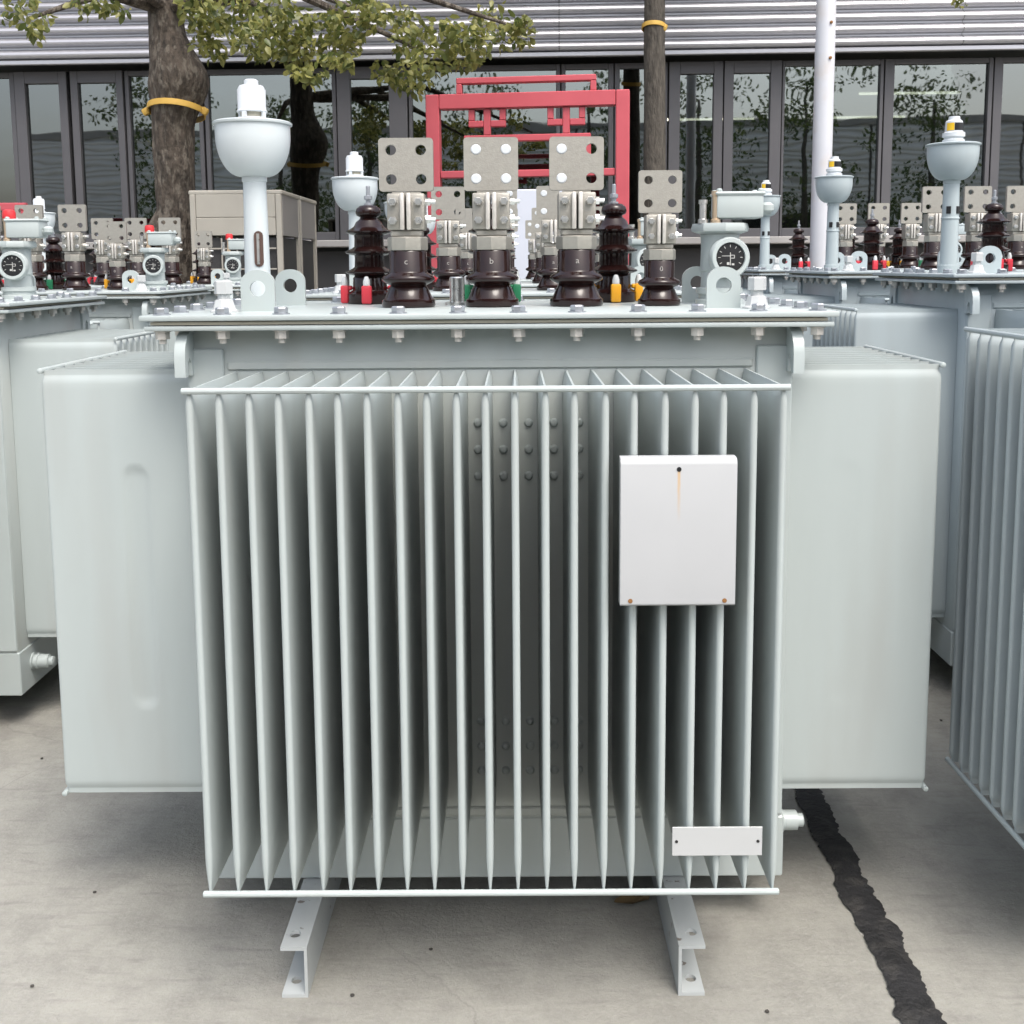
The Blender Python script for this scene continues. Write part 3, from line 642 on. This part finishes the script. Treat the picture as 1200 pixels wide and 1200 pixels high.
# low red rail far left
p = aty(-10, 238, 11.3); rr = empty('red_rail', (p.x, 11.3, 0)); tag(rr, 'low red rail at the far left before the windows', 'rail')
MB().box((0, 0, p.z - .04), (.75, .06, .08), .008).build('top_rail', 'red_steel', rr); MB().box((0, 0, p.z - .45), (.70, .05, .06), .006).build('mid_rail', 'red_steel', rr)
for s in (-1, 1): MB().box((s * .345, 0, p.z / 2 - .04), (.06, .055, p.z - .085), .006).build('post', 'red_steel', rr)

# ------------------------------------------------------------------ trees
def trunk_mesh(path, seed, nseg=20, rough=.08, burls=()):
    g = MB(); rings = []; rs = random.Random(seed); off = Vector((seed * 3.1, 0, 0)); pts = []
    for (p, r), (q, r2) in zip(path, path[1:]):
        kk = max(2, int((Vector(q) - Vector(p)).length / .045))
        for i in range(kk): pts.append((Vector(p).lerp(Vector(q), i / kk), r + (r2 - r) * i / kk))
    pts.append((Vector(path[-1][0]), path[-1][1]))
    ov = (pts[-1][0] - pts[0][0]).normalized(); ref = Vector((1, 0, 0)) if abs(ov.x) < .6 else Vector((0, 1, 0))
    for i, (p, r) in enumerate(pts):
        d = (pts[min(i + 1, len(pts) - 1)][0] - pts[max(i - 1, 0)][0]).normalized(); e1 = (ref - d * ref.dot(d)).normalized(); e2 = d.cross(e1); Q = Matrix((e1, e2, d)).transposed(); ring = []
        for k in range(nseg):
            a = 2 * math.pi * k / nseg; u = Q @ Vector((math.cos(a), math.sin(a), 0)); x = p + u * r
            rr_ = r * (1 + rough * .55 * (abs(noise.noise(Vector((math.cos(a) * 5.5, math.sin(a) * 5.5, x.z * 1.5)) + off)) - .25) + rough * noise.noise(Vector((x.x * 4, x.y * 4, x.z * 1.6)) + off) + rough * .7 * noise.noise(Vector((x.x * 16, x.y * 16, x.z * 4)) + off))
            for (bc, br, ba) in burls:
                dd = (x - Vector(bc)).length / br
                if dd < 1: rr_ += ba * (1 - dd * dd) ** 2
            ring.append(g.bm.verts.new(p + u * rr_))
        rings.append(ring)
    for a, b2 in zip(rings, rings[1:]):
        for i in range(nseg): g.bm.faces.new((a[i], a[(i + 1) % nseg], b2[(i + 1) % nseg], b2[i]))
    g.bm.faces.new(rings[-1]); return g
def leaves(clumps, seed, size=(.05, .085)):
    rs = random.Random(seed); vs_, fs_ = [], []
    for (c, rad, cnt) in clumps:
        c = Vector(c)
        for k in range(cnt):
            while True:
                u = Vector((rs.uniform(-1, 1), rs.uniform(-1, 1), rs.uniform(-1, 1)))
                if u.length < 1: break
            p = c + Vector((u.x * rad[0], u.y * rad[1], u.z * rad[2]))
            s = rs.uniform(*size); d = Vector((rs.gauss(0, .7), rs.gauss(0, .7), rs.gauss(-.55, .5))).normalized()
            sd_ = d.cross(Vector((rs.gauss(0, 1), rs.gauss(0, 1), rs.gauss(0, 1)))).normalized(); nn = d.cross(sd_)
            i = len(vs_); wd = s * .27; f = s * .08
            vs_ += [p, p + d * s * .35 + sd_ * wd + nn * f, p + d * s * .35 - sd_ * wd + nn * f, p + d * s * .35, p + d * s * .72 + sd_ * wd * .75 + nn * f * .6, p + d * s * .72 - sd_ * wd * .75 + nn * f * .6, p + d * s * .72 - nn * f * .4, p + d * s - nn * f * 1.5]
            fs_ += [(i, i + 1, i + 3), (i, i + 3, i + 2), (i + 1, i + 4, i + 6, i + 3), (i + 2, i + 3, i + 6, i + 5), (i + 4, i + 7, i + 6), (i + 5, i + 6, i + 7)]
    return vs_, fs_
def crown(parent, clumps, seed, mname, size=(.05, .085)):
    v, f = leaves(clumps, seed, size); me = bpy.data.meshes.new('crown'); me.from_pydata(v, [], f); me.materials.append(MATS[mname]); me.shade_smooth()
    o = link('crown', me, parent); o['kind'] = 'stuff'; return o
def limbs(parent, start, ends, r0, mname, seed):
    for i, e in enumerate(ends):
        s = Vector(start); e = Vector(e); mid = s.lerp(e, .5) + Vector((0, 0, .25 * (e - s).length * .5))
        trunk_mesh([(s, r0), (mid, r0 * .62), (e, r0 * .2)], seed + i, 9, .12).build('limb', mname, parent)
# thick tree on the left
TY = 10.4; tb = aty(208, 300, TY); tx = tb.x
t1 = empty('thick_tree'); tag(t1, 'thick trunked tree with yellow strap, leafy boughs hanging over the yard', 'tree')
bz = aty(235, 90, TY)
trunk_mesh([((tx - .03, TY, 0), .30), ((tx - .02, TY, .35), .22), ((tx, TY, 1.2), .19), ((tx + .01, TY, 2.3), .182), ((tx + .01, TY, 3.0), .195), ((tx + .03, TY, 3.4), .22), ((tx + .0, TY, 3.85), .165), ((tx - .02, TY, 5.0), .145), ((tx + .05, TY, 6.2), .12), ((tx, TY + .2, 7.4), .05)], 3, 72, .12,
           burls=(((bz.x, TY - .05, bz.z), .5, .13), ((tx - .2, TY - .05, 1.95), .3, .12), ((tx + .1, TY - .15, 2.6), .2, .03))).build('trunk', 'bark', t1)
cl1 = []
def pc_(px, py, D, rp, cnt, zr=.8): p = aty(px, py, D); s = D / FPX; cl1.append((p, (rp * s, rp * s * 1.4, rp * s * zr), cnt))
for (px, py, rp, cnt) in ((235, 8, 26, 150), (245, 40, 24, 130), (252, 60, 14, 40), (280, 15, 32, 200), (300, 45, 26, 150), (330, 25, 36, 240), (345, 60, 24, 130), (310, 62, 13, 36), (362, 88, 15, 50), (348, 82, 10, 22), (375, 40, 32, 180), (385, 70, 14, 40), (405, 50, 20, 90), (415, 20, 32, 150), (408, 72, 10, 24),
                          (440, 15, 20, 60), (470, 20, 24, 70), (485, 50, 28, 130), (500, 75, 26, 110), (470, 90, 20, 90), (450, 82, 16, 50), (490, 100, 13, 34), (520, 40, 24, 90), (540, 65, 20, 70), (555, 45, 22, 80), (575, 20, 22, 60), (590, 40, 18, 60), (612, 28, 15, 50), (612, 48, 10, 26), (560, 62, 14, 34),
                          (12, 12, 18, 36), (35, 10, 16, 30), (40, 34, 11, 30), (44, 45, 6, 10), (100, 5, 15, 40), (125, 6, 14, 36), (145, 14, 8, 10), (60, 22, 8, 10)):
    pc_(px, py, rnd.uniform(8.6, 9.9), rp, int(cnt * 1.05))
for k in range(46):
    a = rnd.uniform(0, 6.28); q = rnd.uniform(.3, 3.3); cl1.append(((tx + .6 + q * math.cos(a), TY - .3 + q * math.sin(a) * .7, rnd.uniform(4.75, 7.6)), (.75, .75, .45), 130))
crown(t1, cl1, 5, 'leaf', (.055, .10))
limbs(t1, (tx, TY, 4.1), [tuple(aty(x, y, 9.3)) for x, y in ((330, 20), (420, 10), (500, 62), (600, 30), (40, 20), (120, -10))], .07, 'bark', 11)
limbs(t1, (tx, TY, 5.0), [(tx + 2.6, TY - .6, 6.4), (tx - 2.2, TY - .5, 6.6), (tx + 1, TY + 1, 7.2), (tx - .8, TY - 1.4, 6.8)], .09, 'bark', 31)
# slim tree at right
T2 = 11.2; s2 = aty(768, 100, T2); t2 = empty('slim_tree'); tag(t2, 'slim straight trunk of a tree with a thin yellow tie', 'tree')
trunk_mesh([((s2.x, T2, 0), .17), ((s2.x, T2, .4), .135), ((s2.x, T2, 2.5), .118), ((s2.x - .015, T2, 4.2), .108), ((s2.x, T2, 6.0), .08), ((s2.x + .05, T2, 7.4), .03)], 8, 24, .05).build('trunk', 'bark_grey', t2)
cl2 = []
for k in range(34):
    a = rnd.uniform(0, 6.28); q = rnd.uniform(.2, 2.5); cl2.append(((s2.x + .6 + q * math.cos(a), T2 - .2 + q * math.sin(a) * .6, rnd.uniform(5.2, 7.7)), (.7, .7, .4), 130))
p = aty(1123, 2, 10.4); cl2.append((p, (.06, .1, .07), 14)); cl2.append((p + Vector((.0, 0, .5)), (.35, .4, .3), 90)); cl2.append((p + Vector((-.6, 0, .9)), (.6, .5, .35), 130))
crown(t2, cl2, 6, 'leaf', (.055, .10)); limbs(t2, (s2.x, T2, 5.2), [tuple(p + Vector((0, 0, .45))), (s2.x - 1.6, T2, 6.6), (s2.x + 1.4, T2 - .7, 6.9)], .045, 'bark_grey', 51)
# straps
def strap(px, py, Y, rad, hh, lab, knots):
    p = aty(px, py, Y); g = MB()
    g.lathe([(rad, -hh), (rad + .012, -hh), (rad + .014, 0), (rad + .012, hh), (rad, hh)], (0, 0, 0), 30, cap=False)
    g.bm.transform(Matrix.Rotation(R_(3), 4, 'Y') @ Matrix.Rotation(R_(-12), 4, 'X'))
    o = empty('trunk_strap', p); g.build('band', 'strap', o); tag(o, lab, 'strap')
    for kx in knots: MB().box((kx * (rad + .02), -.04, -.01), (.07, .06, .07), .018, Matrix.Rotation(.5 * kx, 3, 'Y'), 2).build('knot', 'strap', o)
strap(207, 130, TY, .262, .028, 'yellow strap tied round the thick left trunk', (-1, 1))
strap(766, 32, T2, .112, .022, 'thin yellow tie round the slim right trunk', (.75,))

# ------------------------------------------------------------------ what stands opposite, behind the camera (seen mirrored in the windows)
ob = empty('opposite_building', (0, -19, 0)); tag(ob, 'ribbed metal factory hall across the yard, mirrored in the windows', 'building')
cm2 = clad_mesh(5.9, 1.2, 7.2, .24, .07, 'cladding_sunlit')
for i in range(-4, 4): link('cladding_panel', cm2, ob, (-i * 6.0, 0, 0), (0, 0, math.pi))
MB().box((0, -.25, .6), (48, .3, 1.2), .02).build('base_wall', 'sill_grey', ob); MB().box((0, -5, 7.35), (48.6, 10.2, .3), .03).build('roof', 'sill_grey', ob); MB().box((0, -9.6, 3.6), (48, .3, 7.2)).build('rear_wall', 'sill_grey', ob)
for i, x in enumerate((-15, -3.5, 8.5)):
    f = MB().box((x, .08, 2.9), (3.2, .1, 1.5), .01).build('window', 'frame_grey', ob); MB().box((x, .135, 2.9), (2.9, .01, 1.25)).build('pane', 'black', f)
for i, (x, y, h) in enumerate(((-15.5, -13.5, 8.5), (-11.2, -14.5, 8), (-7.4, -13, 9), (-3.4, -14.5, 8.6), (.6, -15.2, 9.2), (4.6, -13.5, 8.5), (8.6, -14.6, 9), (12.8, -13.4, 8.4))):
    lab = ('first', 'second', 'third', 'fourth', 'fifth', 'sixth', 'seventh', 'eighth')[i] + ' tree from the left in the row mirrored in the windows'
    t = empty('yard_tree', (x, y, 0)); tag(t, lab, 'tree', 'trees across the yard')
    trunk_mesh([((0, 0, 0), .22), ((.05, 0, 2.2), .16), ((0, .1, 4.5), .11), ((0, 0, h - 1), .04)], 60 + i, 12, .08).build('trunk', 'bark_grey', t)
    cc = []
    for k in range(30):
        a = rnd.uniform(0, 6.28); q = rnd.uniform(.2, 2.2); zz = rnd.uniform(2.4, h); cc.append(((q * math.cos(a), q * math.sin(a), zz), (.75, .75, .55), 75))
    crown(t, cc, 70 + i, 'leaf_dark', (.13, .22))

# ------------------------------------------------------------------ litter on the ground
p = atz(741, 1061, .003)
g = MB(); rl = random.Random(4)
lf = []
for k in range(7):
    a = k / 6 * math.pi; lf.append((.05 * math.cos(a), .026 * math.sin(a) + rl.uniform(-.004, .004)))
vsl = [(x, y, .014 + .022 * rl.random()) for x, y in lf] + [(x, -y * .8, .010 + .014 * rl.random()) for x, y in lf[1:-1]] + [(0, 0, .004)]
kk = len(vsl) - 1; ringi = list(range(7)) + list(range(kk - 1, 6, -1))
g.verts_faces(vsl, [(ringi[i], ringi[(i + 1) % len(ringi)], kk) for i in range(len(ringi))])
o = g.build('dead_leaf', 'dead_leaf', None, p); o.rotation_euler = (0, 0, .3); tag(o, 'curled brown dead leaf on concrete under the nearest transformer', 'leaf')
peb = ((111, 1047, 'left of the left channel foot'), (413, 1168, 'just right of the left channel foot'), (505, 1114, 'between the two channel feet'), (899, 1187, 'right of the right channel foot'), (49, 890, 'under the left end fins'), (1103, 845, 'in the right gap'), (38, 1157, 'near the bottom left corner'))
for k, (px, py, wh) in enumerate(peb):
    p = atz(px, py, 0); g = MB(); bmesh.ops.create_icosphere(g.bm, subdivisions=1, radius=.0042)
    for v in g.bm.verts: v.co = Vector((v.co.x * 1.2, v.co.y, v.co.z * .55 + .0035)) * (1 + .3 * rl.random())
    tag(g.build('pebble', 'pebble', None, p), 'dark grit speck on the concrete ' + wh, 'pebble', 'grit on the concrete')
